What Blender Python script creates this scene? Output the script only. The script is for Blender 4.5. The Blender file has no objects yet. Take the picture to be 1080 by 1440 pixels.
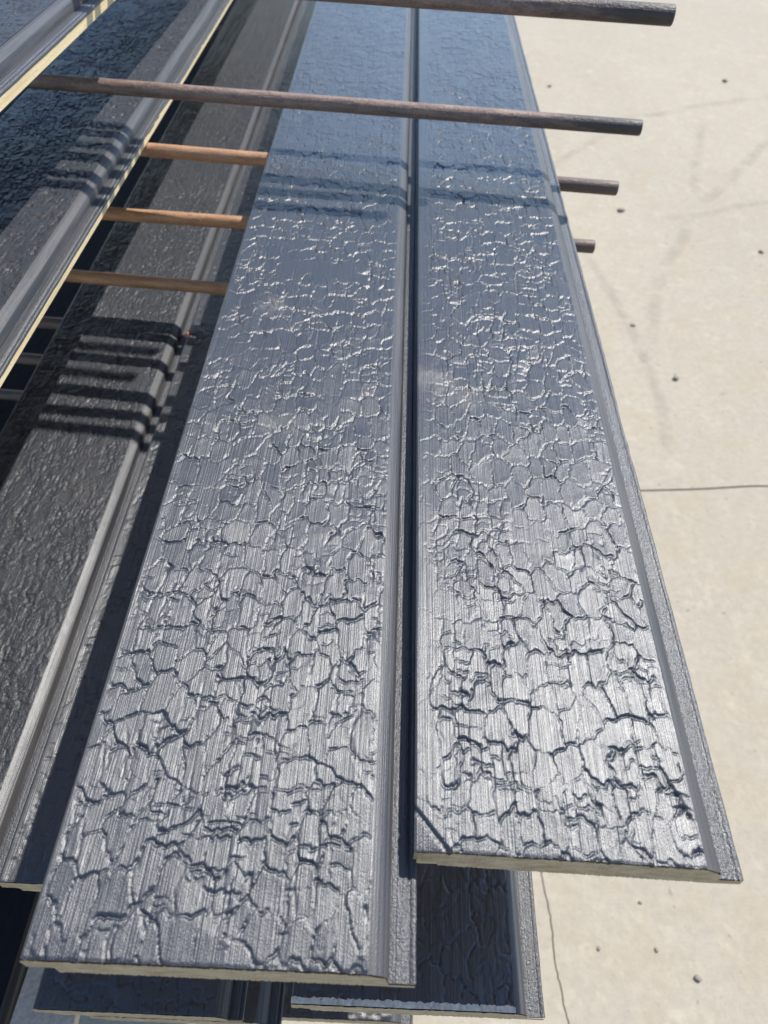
import bpy, bmesh, math, random
import numpy as np
from mathutils import Matrix, Vector

sc = bpy.context.scene
COL = sc.collection

# ------------------------------------------------------------------ camera
cam_d = bpy.data.cameras.new('camera')
cam = bpy.data.objects.new('camera', cam_d)
COL.objects.link(cam)
sc.camera = cam
VPX, VPY, FPX, CAM_H = 592.0, -474.0, 1080.0, 0.34
e = np.array([VPX - 540.0, VPY - 720.0]); ln = np.linalg.norm(e); e /= ln
th = math.atan2(ln, FPX)
fw_ = np.array([e[0] * math.sin(th), e[1] * math.sin(th), math.cos(th)])      # world Y seen by the camera
up_ = np.array([e[0] * math.cos(th), e[1] * math.cos(th), -math.sin(th)])
rt_ = np.cross(up_, fw_); rt_ = rt_ if rt_[0] > 0 else -rt_
Rw = np.stack([rt_, fw_, up_])                                                 # world = Rw @ (right, down, forward)
m = Matrix.Identity(4)
for i in range(3):
    m[i][0] = Rw[i][0]; m[i][1] = -Rw[i][1]; m[i][2] = -Rw[i][2]
m[2][3] = CAM_H
cam.matrix_world = m
cam_d.sensor_fit = 'HORIZONTAL'
cam_d.sensor_width = 36.0
cam_d.lens = 36.0 * FPX / 1080.0
cam_d.clip_start = 0.02
cam_d.clip_end = 2000
cam_d.dof.use_dof = True
cam_d.dof.focus_distance = 0.46
cam_d.dof.aperture_fstop = 16.0

# ------------------------------------------------------------------ light
SUN = Vector((0.49, 0.52, 1.0)).normalized()
el = math.asin(SUN.z)
az = math.atan2(SUN.x, SUN.y)
w = bpy.data.worlds.new('World'); sc.world = w; w.use_nodes = True
nt = w.node_tree
bg = nt.nodes['Background']
sky = nt.nodes.new('ShaderNodeTexSky')
sky.sky_type = 'NISHITA'; sky.sun_disc = False
sky.sun_elevation = el; sky.sun_rotation = az
sky.air_density = 1.0; sky.dust_density = 0.3; sky.ozone_density = 2.5
nt.links.new(sky.outputs[0], bg.inputs[0])
bg.inputs[1].default_value = 0.15
sun_d = bpy.data.lights.new('sun', 'SUN')
sun_d.energy = 4.6; sun_d.angle = math.radians(0.53); sun_d.color = (1.0, 0.965, 0.91)
sun = bpy.data.objects.new('sun', sun_d); COL.objects.link(sun)
sun.rotation_euler = SUN.to_track_quat('Z', 'Y').to_euler()
sun.location = SUN * 5
vs = sc.view_settings
vs.view_transform = 'Standard'; vs.look = 'None'; vs.gamma = 1.0; vs.exposure = 0.7
vs.use_curve_mapping = False

# ------------------------------------------------------------------ node helpers
def new_mat(name):
    mt = bpy.data.materials.new(name); mt.use_nodes = True
    return mt, mt.node_tree, mt.node_tree.nodes['Principled BSDF']

class NB:
    def __init__(s, tree): s.t = tree
    def n(s, typ, **kw):
        nd = s.t.nodes.new(typ)
        for k, v in kw.items():
            if k in nd.inputs: nd.inputs[k].default_value = v
            else: setattr(nd, k, v)
        return nd
    def l(s, a, b): s.t.links.new(a, b)
    def coord(s, scale, kind='Object'):
        tc = s.n('ShaderNodeTexCoord'); mp = s.n('ShaderNodeMapping')
        mp.inputs['Scale'].default_value = scale
        s.l(tc.outputs[kind], mp.inputs[0]); return mp.outputs[0]
    def noise(s, vec, scale=1.0, detail=2.0, rough=0.5, dist=0.0):
        nd = s.n('ShaderNodeTexNoise'); nd.inputs['Scale'].default_value = scale
        nd.inputs['Detail'].default_value = detail; nd.inputs['Roughness'].default_value = rough
        nd.inputs['Distortion'].default_value = dist
        s.l(vec, nd.inputs['Vector']); return nd.outputs['Fac']
    def ramp(s, fac, stops):
        r = s.n('ShaderNodeValToRGB'); el_ = r.color_ramp.elements
        while len(el_) < len(stops): el_.new(0.5)
        for q, (p, c) in zip(el_, stops):
            q.position = p; q.color = (*c, 1.0) if len(c) == 3 else c
        s.l(fac, r.inputs[0]); return r.outputs[0]
    def rng(s, fac, a, b, c, d):
        r = s.n('ShaderNodeMapRange'); r.inputs[1].default_value = a; r.inputs[2].default_value = b
        r.inputs[3].default_value = c; r.inputs[4].default_value = d
        s.l(fac, r.inputs[0]); return r.outputs[0]
    def math(s, op, a, b):
        r = s.n('ShaderNodeMath'); r.operation = op
        for i, v in enumerate((a, b)):
            if isinstance(v, (int, float)): r.inputs[i].default_value = v
            else: s.l(v, r.inputs[i])
        return r.outputs[0]
    def mix(s, fac, a, b):
        r = s.n('ShaderNodeMixRGB')
        for i, v in enumerate((fac, a, b)):
            if isinstance(v, (int, float)): r.inputs[i].default_value = v
            elif isinstance(v, tuple): r.inputs[i].default_value = (*v, 1.0)
            else: s.l(v, r.inputs[i])
        return r.outputs[0]
    def bump(s, h, strength, dist, nrm=None):
        b = s.n('ShaderNodeBump'); b.inputs['Strength'].default_value = strength
        b.inputs['Distance'].default_value = dist
        s.l(h, b.inputs['Height'])
        if nrm is not None: s.l(nrm, b.inputs['Normal'])
        return b.outputs['Normal']

# ------------------------------------------------------------------ materials
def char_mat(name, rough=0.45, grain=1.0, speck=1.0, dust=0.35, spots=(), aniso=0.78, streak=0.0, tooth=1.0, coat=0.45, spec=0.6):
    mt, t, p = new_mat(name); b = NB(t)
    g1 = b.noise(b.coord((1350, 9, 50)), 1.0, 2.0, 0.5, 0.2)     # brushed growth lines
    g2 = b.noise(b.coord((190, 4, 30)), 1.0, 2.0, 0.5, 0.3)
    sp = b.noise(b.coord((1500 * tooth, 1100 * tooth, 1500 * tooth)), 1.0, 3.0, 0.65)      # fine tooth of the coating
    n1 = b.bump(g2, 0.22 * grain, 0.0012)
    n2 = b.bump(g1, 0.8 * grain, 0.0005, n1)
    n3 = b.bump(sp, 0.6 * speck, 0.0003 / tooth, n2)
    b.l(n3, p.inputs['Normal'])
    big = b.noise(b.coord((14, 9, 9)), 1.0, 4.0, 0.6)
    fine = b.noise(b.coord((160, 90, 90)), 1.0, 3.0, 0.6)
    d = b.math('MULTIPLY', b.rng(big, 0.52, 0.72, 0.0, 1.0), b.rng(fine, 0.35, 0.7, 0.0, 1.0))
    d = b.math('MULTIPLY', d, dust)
    for (sx_, sy_, rx_, ry_, st_) in spots:                       # smudges of sawdust left on the lacquer
        tc = b.n('ShaderNodeTexCoord'); mp = b.n('ShaderNodeMapping'); mp.vector_type = 'TEXTURE'
        mp.inputs['Location'].default_value = (sx_, sy_, 0); mp.inputs['Scale'].default_value = (rx_, ry_, 1)
        b.l(tc.outputs['Object'], mp.inputs[0])
        ln_ = b.n('ShaderNodeVectorMath', operation='LENGTH'); b.l(mp.outputs[0], ln_.inputs[0])
        q_ = b.math('ADD', ln_.outputs['Value'], b.math('MULTIPLY', b.math('SUBTRACT', fine, 0.5), 2.6))
        d = b.math('ADD', d, b.math('MULTIPLY', b.rng(q_, 0.25, 1.0, 1.0, 0.0), st_))
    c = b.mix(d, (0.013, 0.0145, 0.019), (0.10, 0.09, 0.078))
    if streak:                                                    # figure of the planed wood under the lacquer
        wv = b.noise(b.coord((420, 5, 40)), 1.0, 2.0, 0.5, 1.2)
        c = b.mix(b.math('MULTIPLY', b.rng(wv, 0.45, 0.6, 0.0, 1.0), streak), c, (0.045, 0.042, 0.042))
    b.l(c, p.inputs['Base Color'])
    r = b.math('ADD', b.rng(fine, 0.3, 0.7, rough - 0.05, rough + 0.06), b.math('MULTIPLY', d, 0.12))
    b.l(r, p.inputs['Roughness'])
    p.inputs['Specular IOR Level'].default_value = spec
    p.inputs['Anisotropic'].default_value = aniso                 # brushed along the grain
    cx_ = b.n('ShaderNodeCombineXYZ'); cx_.inputs[0].default_value = 1.0
    vt_ = b.n('ShaderNodeVectorTransform'); vt_.vector_type = 'VECTOR'; vt_.convert_from = 'OBJECT'; vt_.convert_to = 'WORLD'
    b.l(cx_.outputs[0], vt_.inputs[0]); b.l(vt_.outputs[0], p.inputs['Tangent'])
    p.inputs['Coat Weight'].default_value = coat; p.inputs['Coat Roughness'].default_value = 0.33; p.inputs['Coat IOR'].default_value = 1.6
    b.l(n3, p.inputs['Coat Normal'])
    return mt

M_FACE = char_mat('charred_lacquer')
M_FACE_A = char_mat('charred_lacquer_smudged', spots=((0.040, 0.455, 0.012, 0.016, 0.55), (0.055, 0.43, 0.010, 0.02, 0.12), (0.0605, 0.3145, 0.017, 0.015, 0.42), (0.0496, 0.2203, 0.010, 0.010, 0.55)))
M_FACE_B = char_mat('charred_lacquer_dusty', spots=((0.010, 0.322, 0.024, 0.016, 0.6), (0.034, 0.303, 0.028, 0.014, 0.5)))
M_FACE_R = char_mat('charred_lacquer_coarse', 0.5, 0.8, 1.3, 0.35, tooth=0.36, aniso=0.3, spec=0.3, coat=0.25)
M_DULL = char_mat('deep_shade_black', 0.85, 1.0, 1.0, 0.1, aniso=0.0, coat=0.0, spec=0.15)  # sheen taken out of the charred boards to stand in for deep shade
M_BEVEL = char_mat('smooth_black_lacquer', 0.55, 0.6, 0.8, 0.2, aniso=0.3, streak=0.8, spec=0.42, coat=0.3)
M_FLANGE = char_mat('rough_black_lacquer', 0.52, 1.0, 1.9, 0.6, aniso=0.3, tooth=0.55)

def wood_mat(name, c0, c1):
    mt, t, p = new_mat(name); b = NB(t)
    a = b.noise(b.coord((90, 12, 260)), 1.0, 4.0, 0.6, 0.4)
    f = b.noise(b.coord((900, 300, 900)), 1.0, 2.0, 0.5)
    c = b.mix(b.rng(a, 0.3, 0.7, 0, 1), c0, c1)
    c = b.mix(b.rng(f, 0.55, 0.75, 0, 0.35), c, tuple(v * 0.45 for v in c0))
    b.l(c, p.inputs['Base Color'])
    p.inputs['Roughness'].default_value = 0.75
    b.l(b.bump(f, 0.5, 0.0004), p.inputs['Normal'])
    return mt
M_END = wood_mat('sawn_pine_end', (0.24, 0.18, 0.10), (0.44, 0.36, 0.24))
M_RAW = wood_mat('raw_pine', (0.52, 0.40, 0.22), (0.66, 0.55, 0.33))

def steel_mat(name, c0, c1, c2, tip=None, tipc=(0.02, 0.018, 0.018)):
    mt, t, p = new_mat(name); b = NB(t)
    a = b.noise(b.coord((35, 160, 160)), 1.0, 4.0, 0.65)
    f = b.noise(b.coord((420, 700, 700)), 1.0, 3.0, 0.6)
    c = b.mix(b.rng(a, 0.35, 0.62, 0, 1), c0, c1)
    c = b.mix(b.rng(f, 0.5, 0.72, 0, 0.7), c, c2)
    if tip is not None:                       # black stain soaked into the free end
        tc = b.n('ShaderNodeTexCoord'); sx = b.n('ShaderNodeSeparateXYZ'); b.l(tc.outputs['Object'], sx.inputs[0])
        q = b.math('ADD', sx.outputs[0], b.math('MULTIPLY', b.math('SUBTRACT', a, 0.5), 0.09))
        c = b.mix(b.rng(q, -tip, -tip * 0.35, 0.0, 0.9), c, tipc)
    b.l(c, p.inputs['Base Color'])
    b.l(b.rng(f, 0.3, 0.7, 0.42, 0.65), p.inputs['Roughness'])
    p.inputs['Metallic'].default_value = 0.15
    b.l(b.bump(f, 0.7, 0.0009, b.bump(a, 0.5, 0.002)), p.inputs['Normal'])
    return mt
M_STEEL = steel_mat('brown_mill_steel', (0.24, 0.160, 0.120), (0.13, 0.085, 0.070), (0.33, 0.24, 0.19), 0.14)
M_RUST = steel_mat('rusted_steel', (0.42, 0.235, 0.125), (0.27, 0.14, 0.075), (0.48, 0.30, 0.17), 0.36, (0.055, 0.04, 0.036))
M_POST = steel_mat('dark_steel', (0.06, 0.055, 0.055), (0.10, 0.08, 0.07), (0.14, 0.08, 0.05))

def concrete_mat(name, base):
    mt, t, p = new_mat(name); b = NB(t)
    big = b.noise(b.coord((1.1, 0.9, 1)), 1.0, 5.0, 0.6, 0.3)
    mid = b.noise(b.coord((9, 8, 9)), 1.0, 5.0, 0.65)
    fine = b.noise(b.coord((140, 140, 140)), 1.0, 4.0, 0.7)
    c = b.mix(b.rng(big, 0.35, 0.68, 0, 1), base, tuple(v * 0.90 for v in base))
    c = b.mix(b.rng(mid, 0.48, 0.70, 0, 0.6), c, (base[0] * 0.93, base[1] * 0.86, base[2] * 0.76))
    c = b.mix(b.rng(fine, 0.58, 0.78, 0, 0.7), c, tuple(v * 0.55 for v in base))
    grit = b.noise(b.coord((55, 55, 55)), 1.0, 5.0, 0.75)
    c = b.mix(b.rng(grit, 0.38, 0.66, 0.0, 0.5), c, tuple(v * 0.70 for v in base))
    pale = b.noise(b.coord((23, 19, 23)), 1.0, 4.0, 0.7)
    c = b.mix(b.rng(pale, 0.55, 0.72, 0.0, 0.35), c, tuple(min(1, v * 1.28) for v in base))
    spots = b.noise(b.coord((46, 46, 46)), 1.0, 1.0, 0.4)
    c = b.mix(b.rng(spots, 0.73, 0.78, 0, 0.5), c, tuple(v * 0.4 for v in base))
    b.l(c, p.inputs['Base Color'])
    p.inputs['Roughness'].default_value = 0.9
    p.inputs['Specular IOR Level'].default_value = 0.25
    b.l(b.bump(fine, 0.35, 0.002, b.bump(mid, 0.25, 0.006)), p.inputs['Normal'])
    return mt
M_CONC = concrete_mat('sandy_concrete', (0.340, 0.300, 0.233))
M_SOIL = concrete_mat('joint_dirt', (0.24, 0.20, 0.15))

def stain_mat():
    mt, t, p = new_mat('dirt_stain'); b = NB(t)
    tc = b.n('ShaderNodeTexCoord'); sx = b.n('ShaderNodeSeparateXYZ'); b.l(tc.outputs['UV'], sx.inputs[0])
    v = b.math('MULTIPLY', sx.outputs[1], b.math('SUBTRACT', 1.0, sx.outputs[1]))
    u = b.math('MULTIPLY', sx.outputs[0], b.math('SUBTRACT', 1.0, sx.outputs[0]))
    a = b.math('MULTIPLY', b.rng(v, 0, 0.25, 0, 1), b.rng(u, 0, 0.12, 0, 1))
    nz = b.noise(b.coord((12, 12, 12)), 1.0, 4.0, 0.65)
    a = b.math('MULTIPLY', a, b.rng(nz, 0.36, 0.66, 0.0, 0.2))
    p.inputs['Base Color'].default_value = (0.23, 0.20, 0.165, 1); p.inputs['Roughness'].default_value = 0.95
    b.l(a, p.inputs['Alpha'])
    return mt
M_STAIN = stain_mat()

def plain(name, c, r=0.8):
    mt, t, p = new_mat(name); b = NB(t)
    f = b.noise(b.coord((300, 300, 300)), 1.0, 3.0, 0.6)
    b.l(b.mix(b.rng(f, 0.3, 0.7, 0, 1), c, tuple(v * 0.65 for v in c)), p.inputs['Base Color'])
    p.inputs['Roughness'].default_value = r
    b.l(b.bump(f, 0.3, 0.0008), p.inputs['Normal'])
    return mt
M_GREY = plain('grey_primer', (0.52, 0.44, 0.345), 0.7)
M_BARE = plain('bare_fibres', (0.66, 0.58, 0.48), 0.9)
M_STONE = plain('pebble', (0.26, 0.22, 0.18), 0.9)
M_CHIP = plain('orange_chip', (0.55, 0.16, 0.05), 0.7)

# ------------------------------------------------------------------ object helpers
def link(name, me, mats, parent=None, loc=None):
    o = bpy.data.objects.new(name, me); COL.objects.link(o)
    for mt in (mats if isinstance(mats, (list, tuple)) else [mats]): me.materials.append(mt)
    if parent is not None: o.parent = parent
    if loc is not None: o.location = loc
    return o
def tag(o, label=None, cat=None, group=None, kind=None):
    for k, v in (('label', label), ('category', cat), ('group', group), ('kind', kind)):
        if v: o[k] = v
    return o
def empty(name, loc, rz=0.0):
    o = bpy.data.objects.new(name, None); COL.objects.link(o)
    o.empty_display_size = 0.05; o.location = loc; o.rotation_euler = (0, 0, rz); return o
def mesh_np(name, verts, quads, smooth=True):
    me = bpy.data.meshes.new(name)
    nv, nf = len(verts), len(quads)
    me.vertices.add(nv); me.vertices.foreach_set('co', np.ascontiguousarray(verts, np.float32).ravel())
    me.loops.add(nf * 4); me.loops.foreach_set('vertex_index', np.ascontiguousarray(quads, np.int32).ravel())
    me.polygons.add(nf)
    me.polygons.foreach_set('loop_start', np.arange(0, nf * 4, 4, dtype=np.int32))
    me.polygons.foreach_set('loop_total', np.full(nf, 4, np.int32))
    if smooth: me.polygons.foreach_set('use_smooth', np.ones(nf, bool))
    me.update(calc_edges=True); me.validate()
    return me
def grid_quads(nr, nc):
    i = np.arange(nr - 1)[:, None] * nc + np.arange(nc - 1)[None, :]
    return np.stack([i, i + 1, i + nc + 1, i + nc], -1).reshape(-1, 4)

# ------------------------------------------------------------------ noise for the crackled face
def table(seed): return np.random.RandomState(seed).rand(256, 256).astype(np.float32)
def vnoise(x, y, tb):
    xi = np.floor(x).astype(np.int32); yi = np.floor(y).astype(np.int32)
    fx = (x - xi).astype(np.float32); fy = (y - yi).astype(np.float32)
    fx = fx * fx * (3 - 2 * fx); fy = fy * fy * (3 - 2 * fy)
    x0, x1, y0, y1 = xi & 255, (xi + 1) & 255, yi & 255, (yi + 1) & 255
    a = tb[x0, y0] * (1 - fx) + tb[x1, y0] * fx
    c = tb[x0, y1] * (1 - fx) + tb[x1, y1] * fx
    return a * (1 - fy) + c * fy
def voro(x, y, seed, jit=0.86):
    """jittered cells with square-ish outline; returns F1, F2-F1, cell ids and the offset to the nearest seed"""
    r = np.random.RandomState(seed); jx = r.rand(128, 256).astype(np.float32); jy = r.rand(128, 256).astype(np.float32)
    yi = np.floor(y).astype(np.int32); xi = np.floor(x).astype(np.int32)
    f1 = np.full(x.shape, 9.0, np.float32); f2 = f1.copy()
    ida = np.zeros(x.shape, np.int32); dxb = np.zeros(x.shape, np.float32); dyb = dxb.copy()
    for a in (-1, 0, 1):
        for c in (-1, 0, 1):
            cx, cy = xi + a, yi + c
            hx, hy = cx & 127, cy & 255
            dx = x - (cx + 0.5 + jit * (jx[hx, hy] - 0.5)); dy = y - (cy + 0.5 + jit * (jy[hx, hy] - 0.5))
            ax, ay = np.abs(dx), np.abs(dy)
            ax = ax * ax; ay = ay * ay
            d = np.sqrt(np.sqrt(ax * ax + ay * ay))
            n1 = d < f1
            f2 = np.where(n1, f1, np.minimum(f2, d))
            ida = np.where(n1, hx * 256 + hy, ida)
            dxb = np.where(n1, dx, dxb); dyb = np.where(n1, dy, dyb)
            f1 = np.where(n1, d, f1)
    return f1, f2 - f1, ida, dxb, dyb
def sstep(v, a, b):
    t = np.clip((v - a) / (b - a), 0, 1); return t * t * (3 - 2 * t)

def crackle(X, Y, seed, fw, calm=0.0, scale=1.0, closed=0.0):
    """height in metres of the alligator-charred face; X across, Y along the grain (metres)"""
    x = (X * 1000.0).astype(np.float32); y = (Y * 1000.0).astype(np.float32)          # millimetres
    T = [table(seed * 17 + k) for k in range(8)]
    # ragged outlines: slow bends, then short jagged steps
    wx = x + (10.0 - 4 * closed) * (vnoise(x / 17, y / 24, T[0]) - .5) + 2.8 * (vnoise(x / 4.5, y / 9, T[1]) - .5) + 1.3 * (vnoise(x / 1.7, y / 3.4, T[6]) - .5)
    wy = y + 9.0 * (vnoise(x / 12, y / 22, T[2]) - .5) + 4.0 * (vnoise(x / 3.9, y / 9, T[3]) - .5) + 2.4 * (vnoise(x / 1.5, y / 4, T[7]) - .5)
    cx, cy = 9.8 * scale, 15.5 * scale
    rr = np.random.RandomState(seed + 3)
    def bricks(wx, wy, cx, cy, sd):
        """ragged columns along the grain, each broken by cross checks at its own intervals"""
        r_ = np.random.RandomState(sd)
        bx_ = (r_.rand(256).astype(np.float32) - .5) * 0.62; off = r_.rand(256).astype(np.float32)
        by_ = (r_.rand(256, 512).astype(np.float32) - .5) * 0.78
        u = wx / cx + 60; v0 = wy / cy + 60
        ci = np.floor(u).astype(np.int32)
        ci = ci - (u < ci + bx_[ci & 255]) + (u >= ci + 1 + bx_[(ci + 1) & 255])
        xl = u - (ci + bx_[ci & 255]); xr = (ci + 1 + bx_[(ci + 1) & 255]) - u
        cm = ci & 255
        v = v0 + off[cm]
        cj = np.floor(v).astype(np.int32)
        cj = cj - (v < cj + by_[cm, cj & 511]) + (v >= cj + 1 + by_[cm, (cj + 1) & 511])
        yl = v - (cj + by_[cm, cj & 511]); yr = (cj + 1 + by_[cm, (cj + 1) & 511]) - v
        dl = np.minimum(np.abs(xl), np.abs(xr)) * cx; dt = np.minimum(np.abs(yl), np.abs(yr)) * cy
        wdx = xl + xr; wdy = yl + yr
        return dl, dt, (cm * 512 + (cj & 511)), (xl - xr) * .5, (yl - yr) * .5
    dl, dt, idc, ox, oy = bricks(wx, wy, cx, cy, seed + 5)
    dl2, dt2, idb, ox2, oy2 = bricks(wx + 3, wy + 5, 7.6 * scale, 11.0 * scale, seed + 9)
    if closed:                                                 # fully ringed scales
        f1, dv, idc, ox, oy = voro(wx / (cx * 1.15) + 40, wy / (cy * 1.12) + 40, seed + 5, 0.8)
        tr = np.abs(oy) > np.abs(ox) * 0.9
        dl = np.where(tr, 9.0, dv * cx * 0.62); dt = np.where(tr, dv * cx * 0.62, 9.0)
    NH = 256 * 512
    H0, TX, TY, H1, BR = [rr.rand(NH).astype(np.float32) - .5 for _ in range(5)]
    # cracks come and go
    k1 = sstep(vnoise(x / 24 + 9, y / 30 + 3, T[4]), 0.02, 0.30)
    k2 = sstep(vnoise(x / 15 + 31, y / 22 + 13, T[5]), 0.42, 0.68)
    far = 1 - (0.5 if scale > 0.9 else 0.1) * sstep(Y, 0.45, 1.15)                      # the flame lingered at the near end
    k1 = k1 * far; k2 = k2 * far
    edge = sstep(x, 0.5, 6.0 + 16 * calm)
    k1 = k1 * (0.10 + 0.90 * edge); k2 = k2 * edge
    gl = sstep(vnoise(x / 9 + 5, y / 16 + 7, T[6]), 0.20, 0.42)            # lengthways splits, broken up
    gt = sstep(vnoise(x / 10 + 15, y / 9 + 27, T[7]), 0.20, 0.42)           # cross checks, nearly everywhere
    gl = np.maximum(gl, closed * 0.5 * gt)
    vw = 0.55 + 0.9 * vnoise(x / 6, y / 8, T[2])
    cl = np.exp(-(dl / (0.32 * vw)) ** 2) * gl
    ct = np.exp(-(dt / (0.42 * vw)) ** 2) * gt
    c1 = np.maximum(cl, ct)
    c2 = np.maximum(np.exp(-(dl2 / 0.45) ** 2) * gl * 0.8, np.exp(-(dt2 / 0.6) ** 2) * gt)
    dm = np.minimum(dl, dt)
    rim = np.exp(-(dm / 1.6)) - np.exp(-(dm / 0.5))
    deep = 0.45 + 0.85 * sstep(vnoise(x / 8 + 3, y / 10, T[5]), .3, .65)
    h = 0.0 * x
    h += k1 * (-0.85 * c1 * deep + 0.30 * rim)
    h += k2 * (-0.60 * c2)
    h += k1 * (0.55 * H0[idc] + 0.95 * TX[idc] * ox + 1.15 * TY[idc] * oy)
    h += k2 * (0.40 * H1[idb] + 0.5 * BR[idb] * oy2)
    # growth ridges and a slow swell
    h += 0.10 * (vnoise(x / 1.5, y / 60, T[0]) - .5) + 0.24 * (vnoise(x / 6.5, y / 110, T[3]) - .5)
    h += 0.35 * (vnoise(x / 22, y / 45, T[1]) - .5)
    # rounded long edges
    r = np.minimum(x, fw * 1000 - x)
    h -= 0.9 * np.clip(1 - r / 1.3, 0, 1) ** 2
    fade = sstep(fw * 1000 - x, 0.0, 3.0)
    h = h * (0.25 + 0.75 * fade)
    return (h / 1000.0).astype(np.float32)

BEV, FLA, TH, LIP = 0.0085, 0.011, 0.016, 0.011
def rows_for(L, spans):
    out = []; y = 0.0; k = 0
    for end, st in spans:
        end = min(end, L)
        n = max(1, int(round((end - y) / st)))
        out.append(np.linspace(y, end, n, endpoint=False)); y = end
        if y >= L: break
    out.append([L]); return np.unique(np.concatenate(out))

def make_board(label, loc, rz=0.0, fw=0.135, L=3.0, seed=1, du=0.0012, spans=None, calm=0.0, skew=0.0, group='charred boards on the rack shelves', chip=False, cell=1.0, amp=1.0, closed=0.0, mat=None, worn=False, TH=0.016, fd=0.0):
    """loc: near-left top corner of the board"""
    root = empty('charred_board', (loc[0], loc[1], loc[2]), rz)
    tag(root, label, 'board', group)
    spans = spans or ((0.25, .0015), (0.9, .002), (1.5, .004), (9, .02))
    ys = rows_for(L, spans); nc = int(round(fw / du)) + 1
    xs = np.linspace(0, fw, nc)
    X, Y = np.meshgrid(xs, ys); Y = Y.astype(np.float32); X = X.astype(np.float32)
    Z = crackle(X, Y, seed, fw, calm, cell, closed) * amp
    near = np.clip(1 - Y / 0.0012, 0, 1)                       # slightly worn arris at the sawn end
    rs = np.random.RandomState(seed)
    Z = Z - near * 0.0002
    jag = (vnoise(X * 500, Y * 0, table(seed + 77)) - .5) * 0.0006
    Yp = Y + np.where(Y < 0.004, jag * (1 - Y / 0.004), 0) + skew * X * np.clip(1 - Y / 0.3, 0, 1)
    if chip:                                                   # broken corner: a split off sliver sunk below the face
        s = X / 0.014 + Y / 0.017
        Z = np.where(s < 1.0, Z * 0.4 - 0.0006 - 0.0012 * (1 - s), Z)
        Z = Z - 0.0014 * np.exp(-((s - 1.05) / 0.07) ** 2)
    V = np.stack([X, Yp, Z], -1)
    nr = V.shape[0]
    f = link('charred_face', mesh_np('charred_face', V.reshape(-1, 3), grid_quads(nr, nc)), mat or M_FACE, root)
    # core of raw wood: ship-lap section, its left lip painted
    wd = fw + BEV + FLA
    prof = [(0.0002, -0.0032, 0), (fw, -0.0032, 0), (fw + BEV * .75, -0.0058, 0), (fw + BEV, -0.0138 - fd * .8, 0), (wd - 0.0003, -0.0138 - fd * .8, 1), (wd - 0.0003, -TH, 0),
            (LIP, -TH, 0), (LIP, -0.0104, 0), (0.0002, -0.0104, 2)]
    bm = bmesh.new()
    y0 = 0.0004; rings = []
    for yy in (y0, L):
        rings.append([bm.verts.new((px, yy + (skew * px if yy == y0 else 0), pz)) for px, pz, _ in prof])
    npf = len(prof)
    for i in range(npf):
        fc = bm.faces.new((rings[0][i], rings[1][i], rings[1][(i + 1) % npf], rings[0][(i + 1) % npf]))
        fc.material_index = 1 if prof[i][2] == 2 else 0
    for rg in (rings[0], rings[1]):
        # the section is concave: cap it in convex pieces
        a = rg
        for q in ((0, 8, 7), (0, 7, 1), (1, 7, 2), (2, 7, 3), (3, 7, 6), (3, 6, 5), (3, 5, 4)):
            bm.faces.new([a[k] for k in q])
    bmesh.ops.recalc_face_normals(bm, faces=bm.faces)
    me = bpy.data.meshes.new('core'); bm.to_mesh(me); bm.free()
    link('core', me, [M_RAW, M_BEVEL], root)
    # sawn end, its upper outline following the crackled face
    ex = np.concatenate([xs, [fw + BEV * .8, fw + BEV, wd - .0004]]); ez = np.concatenate([Z[0] - 0.0001, [-0.0048, -0.0118 - fd, -0.0118 - fd]])
    eb = np.where(ex < LIP, -0.0104, -TH); ey = -0.0006 + skew * ex + 0.0004 * (np.random.RandomState(seed + 1).rand(len(ex)) - .5)
    EV = np.concatenate([np.stack([ex, ey, eb], -1), np.stack([ex, ey, ez], -1)], 0)
    link('end_grain', mesh_np('end_grain', EV, grid_quads(2, len(ex)), False), M_END, root)
    # bevel and flange, each a strip with a worn outline
    yb = rows_for(L, ((0.5, .004), (1.5, .008), (9, .05)))
    tb = table(seed + 40)
    def strip(name, pts, mat, ragged, rough):
        xs_ = np.array([p[0] for p in pts]); zs_ = np.array([p[1] for p in pts])
        XX = np.repeat(xs_[None], len(yb), 0); YY = np.repeat(yb[:, None], len(xs_), 1); ZZ = np.repeat(zs_[None], len(yb), 0)
        n_ = vnoise(XX * 700, YY * 20 + 5, tb) - .5
        ZZ = ZZ + n_ * rough
        rag = (vnoise(YY * 130, XX * 0 + 3, tb) - .5) * 0.0003 + np.where(vnoise(YY * 14, XX * 0 + 50, tb) > 0.8, -0.0008, 0) * vnoise(YY * 120, XX * 0 + 8, tb)
        wgt = (np.arange(len(xs_)) >= len(xs_) - 2).astype(float)
        XX = XX + rag * wgt[None] * ragged
        YY = YY + skew * XX * np.clip(1 - YY / 0.3, 0, 1)
        link(name, mesh_np(name, np.stack([XX, YY, ZZ], -1).reshape(-1, 3), grid_quads(len(yb), len(xs_))), mat, root)
    strip('bevel', [(fw - 0.0004, -0.0005), (fw + 0.0006, -0.0010), (fw + BEV * .4, -0.0024), (fw + BEV * .78, -0.0043), (fw + BEV * .86, -0.0052), (fw + BEV, -0.0116 - fd)], M_BEVEL, 0.0, 0.00015)
    fx = fw + BEV
    strip('lap_flange', [(fx - 0.0001, -0.0116 - fd), (fx + .0018, -0.0114 - fd), (fx + .0035, -0.0113 - fd), (fx + .0052, -0.0115 - fd), (fx + .0070, -0.0112 - fd), (fx + .0077, -0.0126 - fd), (fx + .0086, -0.0113 - fd),
                         (fx + FLA * .93, -0.0114 - fd), (fx + FLA, -0.0117 - fd), (fx + FLA, -0.0140 - fd)], M_FLANGE, 1.0, 0.0004)
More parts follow.
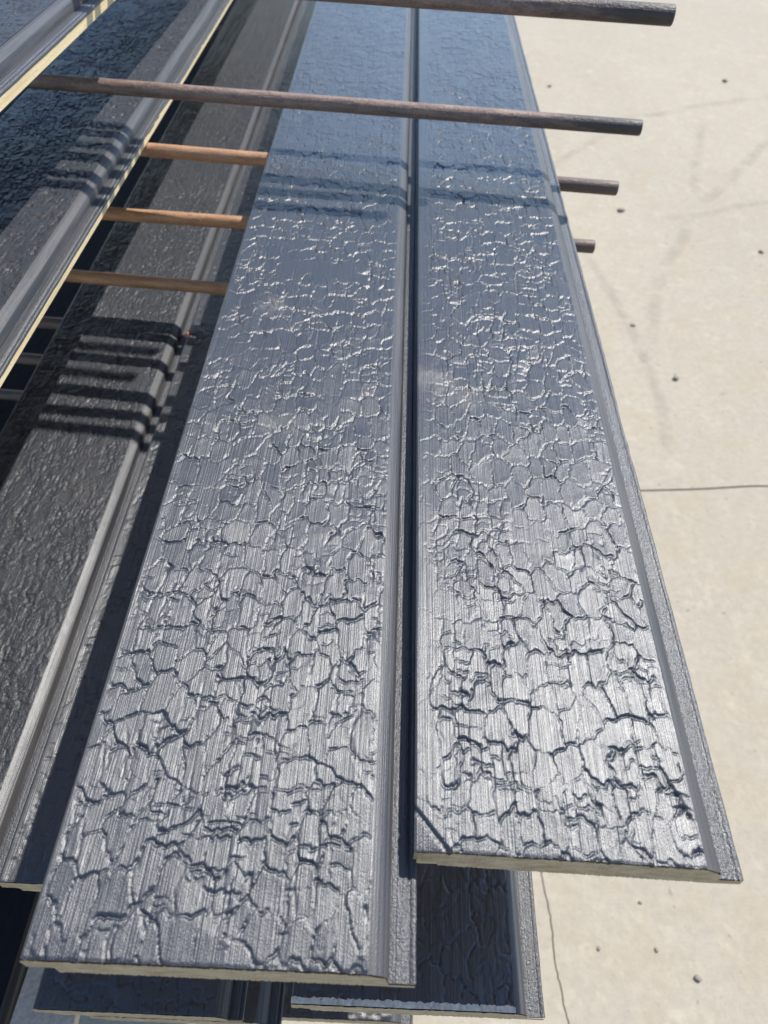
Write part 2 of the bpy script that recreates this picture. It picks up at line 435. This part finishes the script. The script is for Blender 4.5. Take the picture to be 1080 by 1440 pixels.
    if worn:                                                   # bare fibres where the saw tore the coating off the end
        q = np.array([0.0, 0.0015, 0.0038]); rg = vnoise(xs * 900, xs * 0 + 2, table(seed + 5))
        YY = q[:, None] * (0.75 + 0.35 * rg)[None] ; XX = np.repeat(xs[None], 3, 0)
        ZZ = np.stack([np.interp(YY[k], [0], [0]) + Z[min(k * 2, Z.shape[0] - 1)] + 0.0005 for k in range(3)])
        ZZ = ZZ - np.array([0, 0, 0.0003])[:, None]
        link('worn_edge', mesh_np('worn_edge', np.stack([XX, YY, ZZ], -1).reshape(-1, 3), grid_quads(3, nc)), M_BARE, root)
    return root

# ------------------------------------------------------------------ ground
GZ = -1.15
ground = link('ground', mesh_np('ground', np.array([(-400, -400, GZ - 0.03), (400, -400, GZ - 0.03), (400, 400, GZ - 0.03), (-400, 400, GZ - 0.03)]), np.array([[0, 1, 2, 3]]), False), M_SOIL)
tag(ground, kind='structure')
def slab(outline):
    bm = bmesh.new()
    top = [bm.verts.new((x, y, GZ)) for x, y in outline]
    bot = [bm.verts.new((x, y, GZ - 0.10)) for x, y in outline]
    bm.faces.new(top)
    n = len(top)
    for i in range(n): bm.faces.new((top[i], bot[i], bot[(i + 1) % n], top[(i + 1) % n]))
    bmesh.ops.recalc_face_normals(bm, faces=bm.faces)
    bmesh.ops.triangulate(bm, faces=[f for f in bm.faces if len(f.verts) > 4])
    me = bpy.data.meshes.new('concrete_slab'); bm.to_mesh(me); bm.free()
    o = link('concrete_slab', me, M_CONC, ground)
    return o
rnd = random.Random(4)
def wob(pts, step, amp):
    out = []
    for (x0, y0), (x1, y1) in zip(pts[:-1], pts[1:]):
        n = max(1, int(math.hypot(x1 - x0, y1 - y0) / step))
        for i in range(n):
            t = i / n; out.append((x0 + (x1 - x0) * t + rnd.uniform(-amp, amp), y0 + (y1 - y0) * t + rnd.uniform(-amp, amp)))
    out.append(pts[-1]); return out
JY = lambda x: 1.384 + 0.116 * x          # saw-cut joint running across the yard
crack = wob([(0.325, JY(0.325) - 0.003), (0.29, 1.0), (0.31, 0.62), (0.320, 0.463), (0.3275, 0.38), (0.3322, 0.314), (0.3364, 0.232), (0.36, -0.3), (0.33, -1.2), (0.42, -4.0)], 0.045, 0.006)
crack = wob(crack, 0.007, 0.0012)
jl = wob([(-6, JY(-6)), (0.3, JY(0.3))], 0.25, 0.002); jr = wob([(0.345, JY(0.345)), (6, JY(6))], 0.06, 0.003)
# near slab, split by a natural crack
slab([(x, y - 0.003) for x, y in jl] + [(x - 0.0012, y) for x, y in crack] + [(-6, -4.0)])
slab([(x + 0.0010, y) for x, y in reversed(crack)] + [(x, y - 0.003) for x, y in jr] + [(6, -4.0)])
slab([(x, y + 0.003) for x, y in jl + jr] + [(6, 9.0), (-6, 9.0)])
slab([(-6, 9.006), (6, 9.006), (6, 300), (-6, 300)]); slab([(6.006, -300), (300, -300), (300, 300), (6.006, 300)])
slab([(-300, -300), (-6.006, -300), (-6.006, 300), (-300, 300)]); slab([(-6, -300), (6, -300), (6, -4.006), (-6, -4.006)])
# faint tyre and drag marks in the dust
def stain(pts, wd):
    P = [Vector((x, y, 0)) for x, y in pts]; pl = []
    for i in range(len(P) - 1):                               # smooth curve
        p0, p1, p2, p3 = P[max(i - 1, 0)], P[i], P[i + 1], P[min(i + 2, len(P) - 1)]
        for k in range(10):
            t = k / 10
            pl.append(0.5 * ((2 * p1) + (p2 - p0) * t + (2 * p0 - 5 * p1 + 4 * p2 - p3) * t * t + (3 * p1 - p0 - 3 * p2 + p3) * t ** 3))
    pl.append(P[-1])
    vs_, uv = [], []
    for i, p in enumerate(pl):
        d = (pl[min(i + 1, len(pl) - 1)] - pl[max(i - 1, 0)]).normalized(); nrm = Vector((-d.y, d.x, 0))
        for s in (-.5, .5):
            q = p + nrm * wd * s; vs_.append((q.x, q.y, GZ + 0.004)); uv.append((i / (len(pl) - 1), s + .5))
    me = mesh_np('dirt_mark', np.array(vs_), grid_quads(len(pl), 2), False)
    ul = me.uv_layers.new(name='UVMap')
    for lp in me.loops: ul.data[lp.index].uv = uv[lp.vertex_index]
    link('dirt_mark', me, M_STAIN, ground)
stain([(0.55, 3.86), (0.7324, 3.94), (1.193, 4.08), (1.60, 4.29), (1.94, 4.42), (2.6, 4.5)], 0.07)
stain([(0.60, 3.35), (0.7354, 3.54), (0.977, 3.84), (1.15, 4.02)], 0.05)
stain([(1.20, 3.05), (1.12, 2.84), (0.98, 2.57), (0.87, 2.20), (0.80, 1.98)], 0.06)
stain([(1.25, 3.15), (1.43, 3.36), (1.76, 3.84), (2.1, 4.1)], 0.07)
stain([(1.28, 3.25), (1.33, 3.5), (1.50, 4.05)], 0.06)
stain([(1.05, 3.02), (1.298, 3.09), (1.57, 3.21), (2.2, 3.3)], 0.05)
stain([(0.72, 2.75), (0.80, 2.3), (0.83, 1.9), (0.80, 1.6)], 0.05)
# pebbles
def pebble(x, y, r, k, lb):
    bm = bmesh.new(); bmesh.ops.create_icosphere(bm, subdivisions=2, radius=r)
    rr = random.Random(k)
    for v in bm.verts:
        v.co *= rr.uniform(0.82, 1.15); v.co.z *= 0.6; v.co.x *= 1.25
    for f in bm.faces: f.smooth = True
    me = bpy.data.meshes.new('pebble'); bm.to_mesh(me); bm.free()
    o = link('pebble', me, M_STONE, None, (x, y, GZ + r * 0.45)); o.rotation_euler = (0, 0, k)
    tag(o, lb, 'pebble', 'pebbles on the concrete')
for k, (x, y, r, lb) in enumerate([
        (0.9214, 3.0736, .012, 'dark pebble on concrete just right of the third rod end'),
        (0.9008, 1.9654, .010, 'dark pebble on concrete above the saw-cut joint, largest in that stretch'),
        (1.7636, 4.633, .013, 'dark pebble on concrete nearest the upper right corner'),
        (0.8188, 2.2501, .007, 'small pebble on concrete close to the right board, below the shortest rod end'),
        (0.782, 4.4438, .010, 'dark pebble on concrete between the two uppermost rod ends'),
        (1.4137, 2.7848, .009, 'dark pebble on concrete at the right edge of the picture'),
        (0.4933, 0.4229, .003, 'tiny dark grit speck on concrete just below the right board end'),
        (0.4065, 0.345, .0035, 'tiny grit speck on concrete closest to the wandering crack'),
        (0.5072, 0.3467, .0035, 'tiny grit speck in the middle of the concrete below the right board'),
        (0.5693, 0.3059, .0055, 'roundish grit stone on concrete nearest the lower right corner')]):
    pebble(x, y, r, k, lb)

# ------------------------------------------------------------------ steel rack
rack = empty('drying_rack', (-0.72, 0.9, GZ))
tag(rack, 'brown steel drying rack with stacked round rods carrying the boards', 'rack')
rack.location = (-0.72, 0.9, GZ)
bpy.context.view_layer.update()
def to_rack(p): return (p[0] + 0.72, p[1] - 0.9, p[2] - GZ)
def rod(a, tip, r, mat):
    """steel bar from its root a to its free end tip; the object's origin sits at the free end"""
    d = Vector(a) - Vector(tip); Lr = d.length
    n = 20; nx = max(2, int(Lr / 0.02)); vs_, qs = [], []
    rr = np.random.RandomState(int(abs(tip[2]) * 9999)); sag = rr.uniform(-0.0012, 0.0012)
    st = [0.0, 0.0006, 0.0018] + [0.0018 + (Lr - 0.0018) * (i + 1) / nx for i in range(nx)]
    rs = [r - 0.0012, r - 0.0003, r] + [r] * nx
    for s_, q in zip(st, rs):
        for k in range(n):
            an = 2 * math.pi * k / n
            vs_.append((-s_, q * math.cos(an), q * math.sin(an) + sag * math.sin(math.pi * s_ / Lr)))
    for i in range(len(st) - 1):
        for k in range(n):
            qs.append((i * n + k, i * n + (k + 1) % n, (i + 1) * n + (k + 1) % n, (i + 1) * n + k))
    bm = bmesh.new(); bv = [bm.verts.new(v) for v in vs_]
    for q in qs:
        f = bm.faces.new([bv[i] for i in q]); f.smooth = True
    bm.faces.new(bv[:n]); bm.faces.new(bv[-n:])
    bmesh.ops.recalc_face_normals(bm, faces=bm.faces)
    me = bpy.data.meshes.new('rod'); bm.to_mesh(me); bm.free()
    o = link('rod', me, mat, rack, to_rack(tip))
    o.rotation_euler = (-d).to_track_quat('X', 'Z').to_euler()
    return o
RX = -0.70
def rod_at(tipx, tipy, z, slope, r=0.00725, mat=None, dz=0.0):
    rod((RX, tipy + slope * (RX - tipx), z + dz), (tipx, tipy, z), r, mat or M_STEEL)
rod_at(0.235, 0.790, 0.0417, -0.0885)                     # empty shelf just above the two boards
rod_at(0.234, 0.780, 0.140, -0.105, 0.0084)
rod_at(-0.305, 0.84, 0.1112, -0.05)
rod_at(0.164, 0.847, 0.280, -0.06)
rod_at(0.166, 0.859, 0.360, -0.09)
rod_at(0.05, 1.058, 0.450, -0.08)
rod_at(0.06, 1.036, 0.500, -0.08)
rod_at(0.2302, 0.8002, -0.0235, -0.092, mat=M_RUST)                   # shelf under the two boards
rod_at(0.221, 0.8002, -0.0900, -0.05, mat=M_RUST)
rod_at(0.20, 0.760, -0.1567, -0.075, mat=M_RUST)
rod_at(0.19, 0.765, -0.2235, -0.06, mat=M_POST)
for k in range(7): rod_at(0.185, 0.775, -0.2902 - 0.0667 * k, -0.06, mat=M_POST)

def box_part(name, lo, hi, mat, bev=0.003):
    bm = bmesh.new(); bmesh.ops.create_cube(bm, size=1.0)
    lo = to_rack(lo); hi = to_rack(hi)
    for v in bm.verts: v.co = Vector([lo[i] + (v.co[i] + .5) * (hi[i] - lo[i]) for i in range(3)])
    bmesh.ops.bevel(bm, geom=list(bm.edges), offset=bev, segments=2, affect='EDGES')
    me = bpy.data.meshes.new(name); bm.to_mesh(me); bm.free()
    return link(name, me, mat, rack)
box_part('post', (-0.75, 0.80, GZ + 0.05), (-0.69, 0.92, 0.56), M_POST)
box_part('post', (-0.75, 2.35, GZ + 0.05), (-0.69, 2.47, 0.56), M_POST)
box_part('foot_beam', (-0.95, 0.82, GZ + 0.002), (0.25, 0.90, GZ + 0.05), M_POST)
box_part('foot_beam', (-0.95, 2.37, GZ + 0.002), (0.25, 2.45, GZ + 0.05), M_POST)
box_part('rail', (-0.74, 0.92, GZ + 0.10), (-0.70, 2.35, GZ + 0.16), M_POST)
for z in (-0.0235, -0.2235, -0.357, -0.4905): rod((RX, 2.41, z), (0.2, 2.41, z), 0.00725, M_POST)
rod((RX, 2.41, 0.1112), (0.0, 2.41, 0.1112), 0.00725, M_POST)

# ------------------------------------------------------------------ boards
FINE = ((0.30, .0005), (0.65, .0009), (1.30, .0016), (9, .015))
make_board('crackled black board left of the long dark gap, its pale sawn end nearest the viewer', (-0.1334, 0.0665, 0.0), 0, 0.135, 3.0, 11, 0.00053, FINE, closed=0.8, mat=M_FACE_A, TH=0.0178, fd=0.0030)
make_board('crackled black board along the right side of the stack, overhanging the bare concrete', (0.0193, 0.1135, 0.0), 0, 0.125, 3.0, 23, 0.00053, FINE, calm=1.0, skew=-0.02, chip=True, closed=1.0, mat=M_FACE_B)
MID = ((0.3, .0012), (1.0, .0016), (1.5, .004), (9, .03))
def by_right(label, xr, y0, z, rz, seed, du=0.0011, spans=MID, **kw):
    """place a board by the line of its right edge at the near end"""
    wd = kw.get('fw', 0.135) + BEV + FLA
    return make_board(label, (xr - wd * math.cos(rz), y0 - wd * math.sin(rz), z), rz, seed=seed, du=du, spans=spans, **kw)
by_right('black board with a yellow raw edge, level with and left of the two sunlit boards', -0.2805, 0.20, 0.003, -0.012, 31, cell=0.6, amp=1.1, mat=M_FACE_R, TH=0.019)
by_right('topmost visible board in the upper left corner, thick pale yellow edge', -0.2944, 0.25, 0.14, -0.035, 37, cell=0.7, mat=M_FACE_R, TH=0.0215)
by_right('board low on the left under the striped shadows of the rods', -0.2415, 0.154, -0.2, 0.0, 43, cell=0.6, amp=1.1, mat=M_FACE_R)
by_right('low board almost hidden under the left sunlit board, pale end at the left frame edge', -0.0865, 0.149, -0.2, 0.0, 47, cell=0.8)
by_right('unseen board added one shelf under the right sunlit board to shade the board below', 0.154, 0.135, -0.0667, 0.0, 51, 0.003, ((9, .02),))  # added out of sight as a shadow caster for the board below
by_right('shaded board under the right sunlit board, its lit flange beside the concrete', 0.1115, 0.0885, -0.2, 0.0, 53, 0.0009, ((0.25, .0009), (9, .01)), closed=1.0, worn=True)
by_right('shaded navy board under the near end of the left sunlit board', -0.0890, 0.100, -0.3333, 0.0, 59, 0.0011, ((0.2, .0011), (9, .012)))
by_right('dark board one shelf lower, peeking out between two shaded boards at the bottom', -0.066, 0.107, -0.40, 0.0, 61, 0.0015, ((0.2, .0015), (9, .012)))
by_right('lowest dark board end at the bottom edge, next to the bright concrete', 0.046, 0.122, -0.4667, 0.0, 67, 0.0015, ((0.2, .0015), (9, .012)))
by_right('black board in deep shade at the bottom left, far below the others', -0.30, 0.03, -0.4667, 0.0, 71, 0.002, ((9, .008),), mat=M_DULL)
by_right('unseen board added left of the frame to block the sky, level with the yellow-edged board', -0.437, 0.22, 0.0, -0.02, 75, 0.003, ((9, .02),), fw=0.10)  # added out of view to keep sky reflections off the lower boards
by_right('unseen outermost board added beside the rack post to block the sky', -0.562, 0.22, 0.0, -0.02, 77, 0.003, ((9, .02),), fw=0.10)  # also added out of view, widens the cover against sky reflections
by_right('black board added to keep the gap behind the rods dark at the left frame edge', -0.43, 0.15, -0.40, 0.0, 73, 0.002, ((9, .008),), mat=M_DULL)  # put in to cover the ground, its dull black stands for shade

# ------------------------------------------------------------------ small things
def solid(name, pts, z0, z1, mat, label, cat):
    bm = bmesh.new()
    a = [bm.verts.new((x, y, z1)) for x, y in pts]; c = [bm.verts.new((x, y, z0)) for x, y in pts]
    bm.faces.new(a); bm.faces.new(c[::-1]); n = len(a)
    for i in range(n): bm.faces.new((a[i], c[i], c[(i + 1) % n], a[(i + 1) % n]))
    bmesh.ops.recalc_face_normals(bm, faces=bm.faces)
    bmesh.ops.bevel(bm, geom=list(bm.edges), offset=min(0.0006, (z1 - z0) * .2), segments=1, affect='EDGES')
    me = bpy.data.meshes.new(name); bm.to_mesh(me); bm.free()
    return tag(link(name, me, mat), label, cat)
solid('offcut', [(-0.305, 0.02), (-0.24, 0.02), (-0.250, 0.150), (-0.300, 0.151)], -0.4645, -0.452, M_GREY, 'flat grey offcut at the bottom left corner under the shaded boards', 'offcut')
solid('splinter', [(-0.2425, 0.750), (-0.2405, 0.749), (-0.2385, 0.764), (-0.2395, 0.766)], -0.1995, -0.1965, M_CHIP, 'tiny orange wood splinter caught in the low left board joint', 'splinter')
